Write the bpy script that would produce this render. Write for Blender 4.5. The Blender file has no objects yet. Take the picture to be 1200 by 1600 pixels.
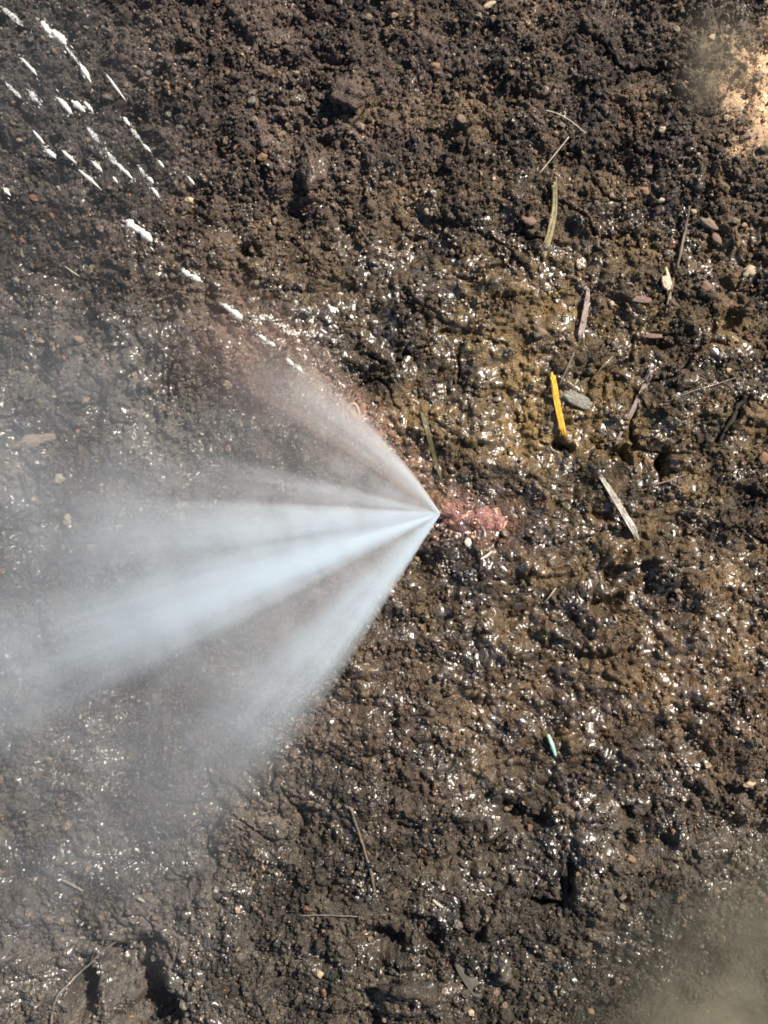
import bpy, bmesh, math, random
import numpy as np
from mathutils import Vector, Matrix, noise as mnoise

S = bpy.context.scene
COL = S.collection
R = math.radians
rng = np.random.default_rng(7)
random.seed(7)

# ------------------------------------------------------------------ camera, sky, sun, exposure
CAM_H = 0.80                      # camera height over the soil (metres); the frame covers 0.6 x 0.8 m of ground
MM = 0.0005                       # metres of ground per photograph pixel at z = 0
def at(px, py, z=0.0):
    """place in the world of what the photograph shows at px, py when it lies at height z"""
    k = (CAM_H - z) / CAM_H
    return Vector(((px - 600) * MM * k, (800 - py) * MM * k, z))

cam_data = bpy.data.cameras.new('camera')
cam = bpy.data.objects.new('camera', cam_data); COL.objects.link(cam)
cam.location = (0, 0, CAM_H)
cam_data.sensor_fit = 'VERTICAL'
cam_data.angle_y = 2 * math.atan(0.4 / CAM_H)
cam_data.clip_start = 0.01
cam_data.clip_end = 200
S.camera = cam

SUN_EL, SUN_AZ = R(43), R(42)     # azimuth counted from +x (photo right) towards +y (photo top)
world = bpy.data.worlds.new('World'); S.world = world; world.use_nodes = True
wn = world.node_tree.nodes; wl = world.node_tree.links
bg = wn['Background']; bg.inputs['Strength'].default_value = 0.05
sky = wn.new('ShaderNodeTexSky'); sky.sky_type = 'NISHITA'; sky.sun_disc = False
sky.sun_elevation = SUN_EL; sky.sun_rotation = R(90) - SUN_AZ
wl.new(sky.outputs[0], bg.inputs[0])
sd = bpy.data.lights.new('sun', 'SUN'); sd.energy = 4.9; sd.angle = R(0.6); sd.color = (1.0, 0.90, 0.77)
sun = bpy.data.objects.new('sun', sd); COL.objects.link(sun)
sdir = Vector((math.cos(SUN_EL) * math.cos(SUN_AZ), math.cos(SUN_EL) * math.sin(SUN_AZ), math.sin(SUN_EL)))
sun.rotation_euler = sdir.to_track_quat('Z', 'Y').to_euler()
sun.location = sdir * 5

S.render.engine = 'CYCLES'
S.view_settings.view_transform = 'Standard'
try: S.view_settings.look = 'None'
except Exception: pass
S.view_settings.exposure = 0.95
S.view_settings.gamma = 1
cy = S.cycles
cy.use_denoising = True
try: cy.denoiser = 'OPENIMAGEDENOISE'
except Exception: pass
cy.max_bounces = 8; cy.diffuse_bounces = 3; cy.glossy_bounces = 3; cy.transmission_bounces = 5
cy.volume_bounces = 6; cy.transparent_max_bounces = 24
cy.volume_max_steps = 256
cy.sample_clamp_indirect = 4
S.cycles.pixel_filter_type = 'BLACKMAN_HARRIS'; S.cycles.filter_width = 1.8

# ------------------------------------------------------------------ helpers
def tag(o, label=None, cat=None, group=None, kind=None):
    if label: o['label'] = label
    if cat: o['category'] = cat
    if group: o['group'] = group
    if kind: o['kind'] = kind
    return o

def link(name, me, mat=None, parent=None, loc=None):
    o = bpy.data.objects.new(name, me); COL.objects.link(o)
    if mat and me is not None: me.materials.append(mat)
    if parent is not None: o.parent = parent
    if loc is not None: o.location = loc
    return o

def empty(name, loc, label, cat, group=None):
    o = bpy.data.objects.new(name, None); COL.objects.link(o); o.location = loc
    o.empty_display_size = 0.01
    return tag(o, label, cat, group)

def mesh_from(verts, faces, smooth=True, name='mesh'):
    me = bpy.data.meshes.new(name); me.from_pydata([tuple(v) for v in verts], [], faces); me.update()
    if smooth:
        me.polygons.foreach_set('use_smooth', [True] * len(me.polygons))
    return me

def sstep(a, b, x):
    t = np.clip((x - a) / (b - a), 0, 1); return t * t * (3 - 2 * t)

# numpy noise -------------------------------------------------------------------------------
_P = np.random.default_rng(3).permutation(4096).astype(np.int64)
_G = np.random.default_rng(4).random((4096, 4)).astype(np.float32)
def _h(ix, iy, seed): return _P[(_P[(ix + seed * 131) & 4095] + iy) & 4095]
def gnoise(x, y, period, seed=0):
    u = x / period + seed * 17.31; v = y / period - seed * 9.17
    iu = np.floor(u); iv = np.floor(v); fu = (u - iu).astype(np.float32); fv = (v - iv).astype(np.float32)
    iu = iu.astype(np.int64); iv = iv.astype(np.int64)
    su = fu * fu * fu * (fu * (fu * 6 - 15) + 10); sv = fv * fv * fv * (fv * (fv * 6 - 15) + 10)
    def g(a, b):
        h = _h(iu + a, iv + b, seed); an = _G[h, 0] * 6.2832
        return np.cos(an) * (fu - a) + np.sin(an) * (fv - b)
    a = g(0, 0); b = g(1, 0); c = g(0, 1); d = g(1, 1)
    return ((a + (b - a) * su) * (1 - sv) + (c + (d - c) * su) * sv) * 1.5
def domes(x, y, cell, seed=0, rmin=0.35, rmax=0.75):
    """rounded bumps of varied size, one per cell: height in units of the cell"""
    u = x / cell + seed * 3.7; v = y / cell + seed * 5.3
    iu = np.floor(u).astype(np.int64); iv = np.floor(v).astype(np.int64)
    out = np.zeros_like(u, dtype=np.float32)
    for a in (-1, 0, 1):
        for b in (-1, 0, 1):
            h = _h(iu + a, iv + b, seed); g = _G[h]
            dx = (iu + a + g[..., 0] - u).astype(np.float32); dy = (iv + b + g[..., 1] - v).astype(np.float32)
            r = rmin + (rmax - rmin) * g[..., 2] ** 2
            q = np.maximum(r * r - dx * dx - dy * dy, 0)
            out = np.maximum(out, np.sqrt(q))
    return out

# ------------------------------------------------------------------ the lie of the soil (metres)
# hollows and lumps: px, py, half-length, half-width (px), angle (deg, ccw), height mm
FEAT = [
 (590,790,80,34,-5,-9), (520,850,90,40,20,-6), (600,720,50,24,-50,-4),
 (212,1512,46,44,60,-26), (236,1588,46,40,90,-27), (130,1548,30,16,80,-8), (130,1550,46,18,80,-20), (290,1385,22,13,30,-9), (345,1420,30,16,70,-7),
 (600,1470,40,26,20,-12), (665,1450,26,18,-30,-11), (745,1455,18,12,60,-8), (885,1375,34,7,85,-15), (858,1412,24,8,0,-13), (825,1285,36,16,-10,-10),
 (800,1275,20,16,40,-8), (1000,1270,34,12,10,-9), (980,1310,16,14,0,-9), (1180,1305,50,22,-10,-9),
 (1142,655,40,7,62,-15), (1033,730,26,7,80,-13), (1160,780,20,17,50,-9), (965,722,28,14,70,-12), (878,695,12,10,-60,-11), (950,940,24,11,20,-12),
 (960,882,30,12,60,-12), (1140,500,24,10,50,-7), (935,800,20,14,-40,-9),
 (990,870,52,12,8,7), (1040,885,60,30,0,6), (470,350,30,30,0,-6), (385,395,12,36,85,-7), (292,80,26,12,0,-9), (440,105,20,14,0,-5),
 (770,480,30,20,20,-6), (1010,540,34,12,10,-6), (800,1010,36,20,60,9), (760,960,40,30,50,6), (640,1560,46,26,10,10), (625,1500,30,16,-10,5),
 (840,250,60,40,0,4), (550,150,30,24,0,6), (490,268,22,28,0,6), (720,180,30,22,0,5), (120,450,40,70,0,-6), (60,560,30,60,0,-7),
 (185,1170,14,40,90,-8), (640,890,50,36,40,-7), (560,1090,60,18,50,-5), (400,610,22,16,-40,6), (440,560,70,14,-42,5), (560,590,60,12,-42,-6), (620,640,70,14,-45,5),
 (770,1330,40,16,30,-8), (700,1110,60,20,70,-4), (1100,1000,50,30,0,5), (930,1180,60,30,20,4), (640,450,60,40,10,4), (560,420,50,26,0,4),
]
def height(x, y, fine=True):
    px = x / MM + 600; py = 800 - y / MM
    wx = x + 0.006 * gnoise(x, y, 0.030, 21) + 0.0016 * gnoise(x, y, 0.007, 22)
    wy = y + 0.006 * gnoise(x, y, 0.030, 23) + 0.0016 * gnoise(x, y, 0.007, 24)
    z = 0.010 * gnoise(x, y, 0.25, 1) + 0.007 * gnoise(x, y, 0.10, 2) + 0.0070 * gnoise(x, y, 0.045, 3) + 0.0050 * gnoise(wx, wy, 0.020, 4)
    m1 = sstep(-0.3, 0.5, gnoise(x, y, 0.07, 5)); m2 = sstep(-0.5, 0.4, gnoise(x, y, 0.04, 6))
    z = z + 0.020 * (domes(wx, wy, 0.034, 1) * 0.25) * m1
    z = z + 0.014 * 0.50 * domes(wx, wy, 0.014, 2) * m2
    z = z + 0.0065 * 0.62 * domes(wx, wy, 0.0065, 3)
    cr = np.abs(gnoise(wx, wy, 0.055, 8)); cm = sstep(0.05, 0.5, gnoise(x, y, 0.12, 9))
    z = z - 0.007 * (1 - sstep(0.0, 0.06, cr)) * cm
    for (fx, fy, a, b, ang, h) in FEAT:
        ca, sa = math.cos(R(ang)), math.sin(R(ang))
        dx = px - fx + 9 * gnoise(x, y, 0.015, 31); dy = -(py - fy) + 9 * gnoise(x, y, 0.015, 32)
        q = ((dx * ca + dy * sa) / a) ** 2 + ((-dx * sa + dy * ca) / b) ** 2
        z = z + 0.0012 * h * np.exp(-q ** 1.6)
    if fine:
        fm = 1 - 0.78 * film(x, y)
        z = z + fm * (0.0032 * 0.55 * domes(wx, wy, 0.0030, 4) + 0.0010 * gnoise(wx, wy, 0.0032, 10) + 0.0007 * gnoise(x, y, 0.0016, 11))
        z = z + (1 - fm) * (0.0014 + 0.0015 * gnoise(wx, wy, 0.0085, 12))
    # smoother muddy bed that sinks under the puddle in the lower right
    d = puddle_d(px, py)
    z = z * (1 - 0.6 * sstep(-60, 160, d)) - 0.016 * sstep(-150, 300, d) - 0.004 * sstep(-110, -10, d)
    # soil raised and smoothed under the painted sun patch at the upper right edge
    s = sun_patch(px, py, x, y)
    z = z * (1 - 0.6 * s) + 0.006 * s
    # bench of mud the pipe lies in
    dp = ((px - 742) / 70) ** 2 + ((py - 812) / 42) ** 2
    z = z * (1 - 0.45 * np.exp(-dp)) + 0.0016 * np.exp(-dp)
    return z
def film(x, y):            # pockets where a film of water has smoothed the mud
    wet = soil(x, y)[1]
    n = gnoise(x, y, 0.013, 71) + 0.6 * gnoise(x, y, 0.0055, 72) + 0.3 * gnoise(x, y, 0.05, 73)
    return sstep(0.0, 0.25, n + 1.1 * (wet - 0.62))
def puddle_d(px, py):      # distance (px) into the puddle from its shore line
    return ((px - 1010) * 0.62 + (py - 1500) * 0.78)
def sun_patch(px, py, x, y):  # mask of a sunlit patch that is painted into soil and crumb colour
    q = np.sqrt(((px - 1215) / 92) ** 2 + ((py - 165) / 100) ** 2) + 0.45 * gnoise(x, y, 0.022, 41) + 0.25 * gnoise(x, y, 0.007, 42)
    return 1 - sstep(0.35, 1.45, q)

def blob(px, py, cx, cy, rx, ry, ang=0):
    ca, sa = math.cos(R(ang)), math.sin(R(ang)); dx = px - cx; dy = cy - py
    return np.exp(-(((dx * ca + dy * sa) / rx) ** 2 + ((-dx * sa + dy * ca) / ry) ** 2))
def soil(x, y):
    """colour (linear albedo, sun patch and corner darkening painted in) and wetness of the soil at x, y"""
    px = x / MM + 600; py = 800 - y / MM
    n = gnoise(x, y, 0.16, 51); n2 = gnoise(x, y, 0.05, 52); n3 = gnoise(x, y, 0.018, 53)
    c = np.empty(x.shape + (3,), np.float32); c[:] = (0.082, 0.061, 0.047)
    def mix(w, rgb):
        nonlocal c
        w = np.clip(w, 0, 1)[..., None]; c = c * (1 - w) + np.array(rgb, np.float32) * w
    mix(sstep(520, 250, py + 60 * n), (0.090, 0.067, 0.058))
    mix(0.9 * blob(px, py, 900, 620, 330, 330) + 0.4 * n2 * (px > 560), (0.168, 0.112, 0.042))
    mix(0.8 * blob(px, py, 1020, 1040, 300, 190), (0.132, 0.080, 0.032))
    mix(0.5 * blob(px, py, 560, 430, 260, 110), (0.135, 0.096, 0.052))
    mix(sstep(1100, 1450, py + 80 * n) * 0.85, (0.062, 0.053, 0.040))  # darkening of the bottom corners painted into the soil colour
    mix(sstep(560, 250, px + 60 * n) * sstep(380, 560, py) * 0.8, (0.110, 0.102, 0.094))
    mix(sstep(330, 60, px) * sstep(420, 200, py) * 0.95, (0.046, 0.042, 0.042))  # darkening of the upper left corner painted into the soil colour
    mix(0.8 * blob(px, py, 1115, 95, 55, 85), (0.17, 0.145, 0.105))
    mix(0.5 * blob(px, py, 1190, 260, 80, 90), (0.17, 0.125, 0.09))
    mix(sun_patch(px, py, x, y), (0.95, 0.66, 0.42))  # sunlight painted as pale warm albedo
    mix(0.85 * blob(px, py, 742, 812, 72, 40, -15), (0.24, 0.105, 0.088))
    mix(0.7 * blob(px, py, 545, 625, 200, 24, -45), (0.30, 0.165, 0.125))
    mix(0.5 * blob(px, py, 400, 560, 80, 40, -30), (0.26, 0.15, 0.12))
    mix(sstep(-40, 160, puddle_d(px, py)) * 0.7, (0.115, 0.110, 0.083))
    c *= (0.55 * np.clip(1 + 0.55 * n + 0.60 * n2 + 0.55 * n3, 0.35, 2.2))[..., None] * np.array((1.03, 0.99, 0.94), np.float32)
    wet = 0.20 + 0.85 * blob(px, py, 820, 720, 400, 400) + 0.5 * blob(px, py, 1000, 1050, 260, 150) + 0.45 * blob(px, py, 850, 1300, 420, 260) + 0.4 * blob(px, py, 520, 480, 220, 110) + 0.25 * n2
    wet = wet + 0.55 * blob(px, py, 470, 500, 90, 30, -15) + 0.5 * blob(px, py, 860, 960, 70, 40, -35) + 0.5 * blob(px, py, 640, 1540, 60, 50) + 0.4 * blob(px, py, 915, 400, 40, 50) + 0.45 * 0.9 * sstep(420, 150, px) * sstep(350, 560, py)
    wet = wet * (1 - 0.7 * sstep(400, 200, py)) * (1 - sun_patch(px, py, x, y))
    return np.clip(c, 0.008, 0.85), np.clip(wet, 0.03, 1)

# ------------------------------------------------------------------ node helpers
class NT:
    def __init__(s, mat): s.t = mat.node_tree; s.n = s.t.nodes; s.l = s.t.links
    def set(s, sock, v):
        if hasattr(v, 'links'): s.l.new(v, sock)
        else:
            if hasattr(sock.default_value, '__len__') and not hasattr(v, '__len__'): v = (v, v, v)
            sock.default_value = v
    def m(s, op, a, b=None, c=None, clamp=False):
        n = s.n.new('ShaderNodeMath'); n.operation = op; n.use_clamp = clamp
        s.set(n.inputs[0], a)
        if b is not None: s.set(n.inputs[1], b)
        if c is not None: s.set(n.inputs[2], c)
        return n.outputs[0]
    def noise(s, vec, scale, detail=2, rough=0.5, dist=0):
        n = s.n.new('ShaderNodeTexNoise'); 
        if vec is not None: s.l.new(vec, n.inputs['Vector'])
        n.inputs['Scale'].default_value = scale; n.inputs['Detail'].default_value = detail
        n.inputs['Roughness'].default_value = rough; n.inputs['Distortion'].default_value = dist
        return n.outputs['Fac']
    def vor(s, vec, scale, out='Distance'):
        n = s.n.new('ShaderNodeTexVoronoi'); s.l.new(vec, n.inputs['Vector']); n.inputs['Scale'].default_value = scale
        return n.outputs[out]
    def ramp(s, f, a, b, lo=0.0, hi=1.0):
        n = s.n.new('ShaderNodeMapRange'); n.interpolation_type = 'SMOOTHSTEP'
        s.set(n.inputs[0], f); n.inputs[1].default_value = a; n.inputs[2].default_value = b
        n.inputs[3].default_value = lo; n.inputs[4].default_value = hi
        return n.outputs[0]
    def mixc(s, f, a, b, mode='MIX'):
        n = s.n.new('ShaderNodeMix'); n.data_type = 'RGBA'; n.blend_type = mode
        s.set(n.inputs[0], f)
        for k, v in ((6, a), (7, b)):
            if hasattr(v, 'links'): s.l.new(v, n.inputs[k])
            else: n.inputs[k].default_value = tuple(v)[:3] + (1,)
        return n.outputs[2]
    def comb(s, x, y, z):
        n = s.n.new('ShaderNodeCombineXYZ')
        for k, v in enumerate((x, y, z)): s.set(n.inputs[k], v)
        return n.outputs[0]
    def bump(s, h, strength, dist):
        n = s.n.new('ShaderNodeBump'); n.inputs['Strength'].default_value = strength; n.inputs['Distance'].default_value = dist
        s.l.new(h, n.inputs['Height']); return n.outputs[0]
    def attr(s, name, typ='GEOMETRY'):
        n = s.n.new('ShaderNodeAttribute'); n.attribute_name = name; n.attribute_type = typ; return n

def new_mat(name):
    m = bpy.data.materials.new(name); m.use_nodes = True
    return m, NT(m), m.node_tree.nodes['Principled BSDF']

def soil_material(name, instanced):
    m, t, b = new_mat(name)
    typ = 'INSTANCER' if instanced else 'GEOMETRY'
    ca = t.attr('tint', typ); wa = t.attr('wet', typ)
    tc = t.n.new('ShaderNodeNewGeometry').outputs['Position']
    col, wet = ca.outputs['Color'], wa.outputs['Fac']
    f1 = t.noise(tc, 240, 4, 0.6); f2 = t.noise(tc, 900, 2, 0.6)
    k = t.m('MULTIPLY', t.ramp(f1, 0.3, 0.7, 0.62, 1.35), t.ramp(f2, 0.25, 0.75, 0.7, 1.3))
    col = t.mixc(1.0, col, t.comb(k, k, k), 'MULTIPLY')
    # single mineral grains: most dark, few of them pale or rusty
    vn = t.n.new('ShaderNodeTexVoronoi'); t.l.new(tc, vn.inputs['Vector']); vn.inputs['Scale'].default_value = 620
    sep = t.n.new('ShaderNodeSeparateColor'); t.l.new(vn.outputs['Color'], sep.inputs[0])
    pale = t.m('MULTIPLY', t.ramp(sep.outputs[0], 0.88, 0.93), t.ramp(vn.outputs['Distance'], 0.55, 0.25))
    if not instanced:
        col = t.mixc(t.m('MULTIPLY', pale, 0.6), col, (0.26, 0.20, 0.14))
        rust = t.m('MULTIPLY', t.ramp(sep.outputs[1], 0.93, 0.97), t.ramp(vn.outputs['Distance'], 0.5, 0.25))
        col = t.mixc(t.m('MULTIPLY', rust, 0.5), col, (0.16, 0.085, 0.045))
    t.l.new(col, b.inputs['Base Color'])
    h = t.m('ADD', t.m('MULTIPLY', t.noise(tc, 620, 3, 0.6), 1.0), t.m('MULTIPLY', t.vor(tc, 800), 0.5))
    t.l.new(t.bump(h, 1.0, 0.0014), b.inputs['Normal'])
    rr = t.m('MULTIPLY_ADD', wet, -0.36, 0.75)
    rr = t.m('ADD', rr, t.ramp(t.noise(tc, 160, 2), 0.35, 0.65, -0.06, 0.14))
    t.l.new(rr, b.inputs['Roughness']); b.inputs['Specular IOR Level'].default_value = 0.4
    fl = t.m('MULTIPLY', t.ramp(t.noise(tc, 110, 3, 0.65), 0.44, 0.56), t.ramp(t.m('ADD', t.noise(tc, 24, 3, 0.6), t.m('MULTIPLY', wet, 0.12)), 0.52, 0.62, 0.02, 1.0))
    film = t.m('MULTIPLY', fl, t.m('POWER', wet, 0.7), clamp=True)
    t.l.new(film, b.inputs['Coat Weight'])
    t.l.new(t.m('MULTIPLY_ADD', wet, 0.10, 0.24), b.inputs['Coat Roughness']); b.inputs['Coat IOR'].default_value = 1.95
    if not instanced:
        t.l.new(t.bump(t.noise(tc, 130, 1, 0.5), 1.0, 0.0013), b.inputs['Coat Normal'])
    return m

# ------------------------------------------------------------------ ground sheet
def axis(half, n_in, far, n_out):
    a = np.linspace(-half, half, n_in)
    t = np.arange(1, n_out + 1) / n_out
    step = a[1] - a[0]
    # geometric growth outward
    g = 1.0
    lo, hi = 1.0, 2.0
    for _ in range(60):
        g = (lo + hi) / 2
        tot = step * (g ** (n_out + 1) - g) / (g - 1)
        if tot > far - half: hi = g
        else: lo = g
    o = half + np.cumsum(step * g ** np.arange(1, n_out + 1))
    return np.concatenate([-o[::-1], a, o])
ax = axis(0.325, 790, 30.0, 64); ay = axis(0.425, 1034, 30.0, 64)
GX, GY = np.meshgrid(ax, ay)
Z = height(GX, GY)
far = np.maximum(np.abs(GX), np.abs(GY))
nx, ny = len(ax), len(ay)
co = np.stack([GX, GY, Z], -1).reshape(-1, 3).astype(np.float32)
i = np.arange(nx - 1)[None, :] + nx * np.arange(ny - 1)[:, None]
quads = np.stack([i, i + 1, i + nx + 1, i + nx], -1).reshape(-1, 4).astype(np.int32)
me = bpy.data.meshes.new('soil')
me.vertices.add(len(co)); me.vertices.foreach_set('co', co.ravel())
me.loops.add(quads.size); me.loops.foreach_set('vertex_index', quads.ravel())
me.polygons.add(len(quads)); me.polygons.foreach_set('loop_start', np.arange(0, quads.size, 4, dtype=np.int32))
me.polygons.foreach_set('use_smooth', np.ones(len(quads), bool))
me.update()
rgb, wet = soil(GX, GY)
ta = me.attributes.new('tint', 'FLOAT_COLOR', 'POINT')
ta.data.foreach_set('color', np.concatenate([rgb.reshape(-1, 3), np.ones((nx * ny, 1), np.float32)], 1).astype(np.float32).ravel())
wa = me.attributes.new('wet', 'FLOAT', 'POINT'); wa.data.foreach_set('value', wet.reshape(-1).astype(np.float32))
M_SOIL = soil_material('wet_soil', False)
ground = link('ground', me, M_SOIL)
tag(ground, 'dark brown wet crumbly soil with hollows and lumps', None, None, 'structure')

# ------------------------------------------------------------------ soil crumbs (uncountable) as instances on points
def crumb_mesh(seed, sub=2, rough=0.33, stretch=(1, 1, 1), smooth=True, fine=0.0):
    bm = bmesh.new(); bmesh.ops.create_icosphere(bm, subdivisions=sub, radius=1.0)
    off = Vector((seed * 7.3, seed * 3.1, seed * 5.7))
    for v in bm.verts:
        p = v.co.copy()
        d = 1 + rough * mnoise.noise(p * 1.1 + off) * 1.6 + rough * 0.6 * mnoise.noise(p * 2.7 + off)
        d += fine * (mnoise.noise(p * 6.0 + off) + 0.8 * mnoise.noise(p * 12.0 + off))
        v.co = Vector((p.x * stretch[0], p.y * stretch[1], p.z * stretch[2])) * d
    me = bpy.data.meshes.new('crumb'); bm.to_mesh(me); bm.free()
    me.polygons.foreach_set('use_smooth', [smooth] * len(me.polygons))
    return me
M_CRUMB = soil_material('wet_crumb', True)
def scatter(name, pts, scl, rot, tint, wetv, idx, meshes, mat, label):
    lib = bpy.data.collections.new(name + '_shapes')
    for k, mm in enumerate(meshes):
        o = bpy.data.objects.new('shape_%02d' % k, mm); mm.materials.clear(); mm.materials.append(mat); lib.objects.link(o)
    me = bpy.data.meshes.new(name); n = len(pts)
    me.vertices.add(n); me.vertices.foreach_set('co', np.asarray(pts, np.float32).ravel())
    def A(nm, ty, key, arr):
        a = me.attributes.new(nm, ty, 'POINT'); a.data.foreach_set(key, np.asarray(arr).ravel())
    A('scl', 'FLOAT_VECTOR', 'vector', scl.astype(np.float32)); A('rot', 'FLOAT_VECTOR', 'vector', rot.astype(np.float32))
    A('idx', 'INT', 'value', idx.astype(np.int32))
    if tint is not None:
        A('tint', 'FLOAT_COLOR', 'color', np.concatenate([tint, np.ones((n, 1))], 1).astype(np.float32))
        A('wet', 'FLOAT', 'value', wetv.astype(np.float32))
    o = link(name, me)
    g = bpy.data.node_groups.new(name + '_nodes', 'GeometryNodeTree')
    g.interface.new_socket('Geometry', in_out='INPUT', socket_type='NodeSocketGeometry')
    g.interface.new_socket('Geometry', in_out='OUTPUT', socket_type='NodeSocketGeometry')
    gi = g.nodes.new('NodeGroupInput'); go = g.nodes.new('NodeGroupOutput')
    ci = g.nodes.new('GeometryNodeCollectionInfo'); ci.inputs[0].default_value = lib; ci.inputs[1].default_value = True; ci.inputs[2].default_value = True
    ip = g.nodes.new('GeometryNodeInstanceOnPoints'); ip.inputs['Pick Instance'].default_value = True
    mp = g.nodes.new('GeometryNodeMeshToPoints')
    def NA(nm, ty):
        a = g.nodes.new('GeometryNodeInputNamedAttribute'); a.data_type = ty; a.inputs[0].default_value = nm
        return [s for s in a.outputs if s.enabled and s.name == 'Attribute'][0]
    g.links.new(gi.outputs[0], mp.inputs[0]); g.links.new(mp.outputs[0], ip.inputs['Points'])
    g.links.new(ci.outputs[0], ip.inputs['Instance']); g.links.new(NA('idx', 'INT'), ip.inputs['Instance Index'])
    er = g.nodes.new('FunctionNodeEulerToRotation'); g.links.new(NA('rot', 'FLOAT_VECTOR'), er.inputs[0])
    g.links.new(er.outputs[0], ip.inputs['Rotation']); g.links.new(NA('scl', 'FLOAT_VECTOR'), ip.inputs['Scale'])
    g.links.new(ip.outputs[0], go.inputs[0])
    md = o.modifiers.new('scatter', 'NODES'); md.node_group = g
    return tag(o, label, None, None, 'stuff')

N = 125000
x = rng.uniform(-0.36, 0.36, N); y = rng.uniform(-0.46, 0.46, N)
dens = 0.55 + 0.6 * gnoise(x, y, 0.03, 61) + 0.25 * gnoise(x, y, 0.12, 62)
pud = puddle_d(x / MM + 600, 800 - y / MM)
FM = film(x, y)
dens = (dens + 0.25) * (1 - 0.84 * FM) * (1 - 0.6 * sstep(-40, 200, pud)) * (1 - 0.4 * sun_patch(x / MM + 600, 800 - y / MM, x, y))
keep = rng.random(N) < dens
x, y = x[keep], y[keep]; n = len(x)
r = 0.00050 + 0.0009 * rng.random(n) ** 2.2 + 0.0022 * rng.random(n) ** 13
r *= 1 - 0.4 * sun_patch(x / MM + 600, 800 - y / MM, x, y)
z = height(x, y, False) + 0.0012 + r * rng.uniform(-0.35, 0.35, n)
rgb, wet = soil(x, y)
rgb = rgb * np.exp(rng.normal(0, 0.30, n))[:, None]
pale = rng.random(n)
sel = pale < 0.065 + 0.05 * sstep(500, 300, 800 - y / MM); rgb[sel] = np.array((0.27, 0.205, 0.145)) * rng.uniform(0.4, 1.5, sel.sum())[:, None]
sel = (pale > 0.065) & (pale < 0.095); rgb[sel] = np.array((0.15, 0.078, 0.045)) * rng.uniform(0.5, 1.4, sel.sum())[:, None]
sel = (pale > 0.095) & (pale < 0.17); rgb[sel] = np.array((0.14, 0.122, 0.10)) * rng.uniform(0.5, 1.2, sel.sum())[:, None]
pq = blob(x / MM + 600, 800 - y / MM, 718, 815, 34, 24, -20) ; sel = rng.random(n) < 0.9 * pq; rgb[sel] = np.array((0.70, 0.42, 0.32)) * rng.uniform(0.5, 1.3, sel.sum())[:, None]
rgb = np.clip(rgb, 0.008, 0.8)
big = r > 0.00125; rgb[big] = np.minimum(rgb[big], np.array((0.20, 0.145, 0.10)) * rng.uniform(0.4, 1.1, big.sum())[:, None])
scl = np.stack([r * rng.uniform(0.7, 1.35, n), r * rng.uniform(0.7, 1.35, n), r * rng.uniform(0.6, 1.0, n)], -1)
rot = rng.uniform(-3.14, 3.14, (n, 3)) * np.array((0.3, 0.3, 1))
scatter('soil_crumbs', np.stack([x, y, z], -1), scl, rot, rgb, wet, np.where(big, rng.integers(8, 12, n), rng.integers(0, 12, n)),
        [crumb_mesh(k, 1 if k < 8 else 3, 0.42, smooth=(k > 7), fine=(0.10 if k > 7 else 0)) for k in range(12)], M_CRUMB, 'loose dark soil crumbs and grit covering the wet ground')

def gz(px, py):
    """height of the soil at a photograph position"""
    p = at(px, py)
    return float(height(np.array([p.x]), np.array([p.y]), False)[0]) + 0.0008
def on(px, py, up=0.0):
    z = gz(px, py) + up; return at(px, py, z)

# ------------------------------------------------------------------ materials of small things
def simple(name, col, rough=0.5, var=0.35, scale=400, coat=0.0, bumpd=0.0006, spots=None, trans=0.0):
    m, t, b = new_mat(name)
    tc = t.n.new('ShaderNodeTexCoord').outputs['Object']
    f = t.noise(tc, scale, 4, 0.65)
    c2 = tuple(c * (1 - var) for c in col); c3 = tuple(min(1, c * (1 + var)) for c in col)
    cc = t.mixc(t.ramp(f, 0.3, 0.7), c2, c3)
    if spots:
        cc = t.mixc(t.ramp(t.noise(tc, scale * 0.5, 3, 0.6), 0.52, 0.62), cc, spots)
    t.l.new(cc, b.inputs['Base Color']); b.inputs['Roughness'].default_value = rough
    b.inputs['Coat Weight'].default_value = coat; b.inputs['Coat Roughness'].default_value = 0.1
    t.l.new(t.bump(t.noise(tc, scale * 1.5, 3, 0.6), 0.7, bumpd), b.inputs['Normal'])
    if trans: b.inputs['Transmission Weight'].default_value = trans
    return m

def fibre(name, col, dark, rough=0.45, coat=0.3, k=1.0):
    """stem material with streaks that run along the stem (the mesh stores u along, v around in a uv map)"""
    m, t, b = new_mat(name)
    uv = t.n.new('ShaderNodeUVMap'); uv.uv_map = 'UVMap'
    mp = t.n.new('ShaderNodeMapping'); mp.inputs['Scale'].default_value = (7 * k, 26, 1); t.l.new(uv.outputs[0], mp.inputs[0])
    f = t.noise(mp.outputs[0], 1.0, 4, 0.7)
    tc = t.n.new('ShaderNodeTexCoord').outputs['Object']
    f2 = t.noise(tc, 260, 3, 0.6)
    cc = t.mixc(t.ramp(t.m('ADD', t.m('MULTIPLY', f, 0.65), t.m('MULTIPLY', f2, 0.35)), 0.38, 0.56), dark, col)
    t.l.new(cc, b.inputs['Base Color']); b.inputs['Roughness'].default_value = rough; b.inputs['Coat Weight'].default_value = coat
    b.inputs['Coat Roughness'].default_value = 0.12
    t.l.new(t.bump(f, 0.6, 0.0008), b.inputs['Normal'])
    return m

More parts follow.
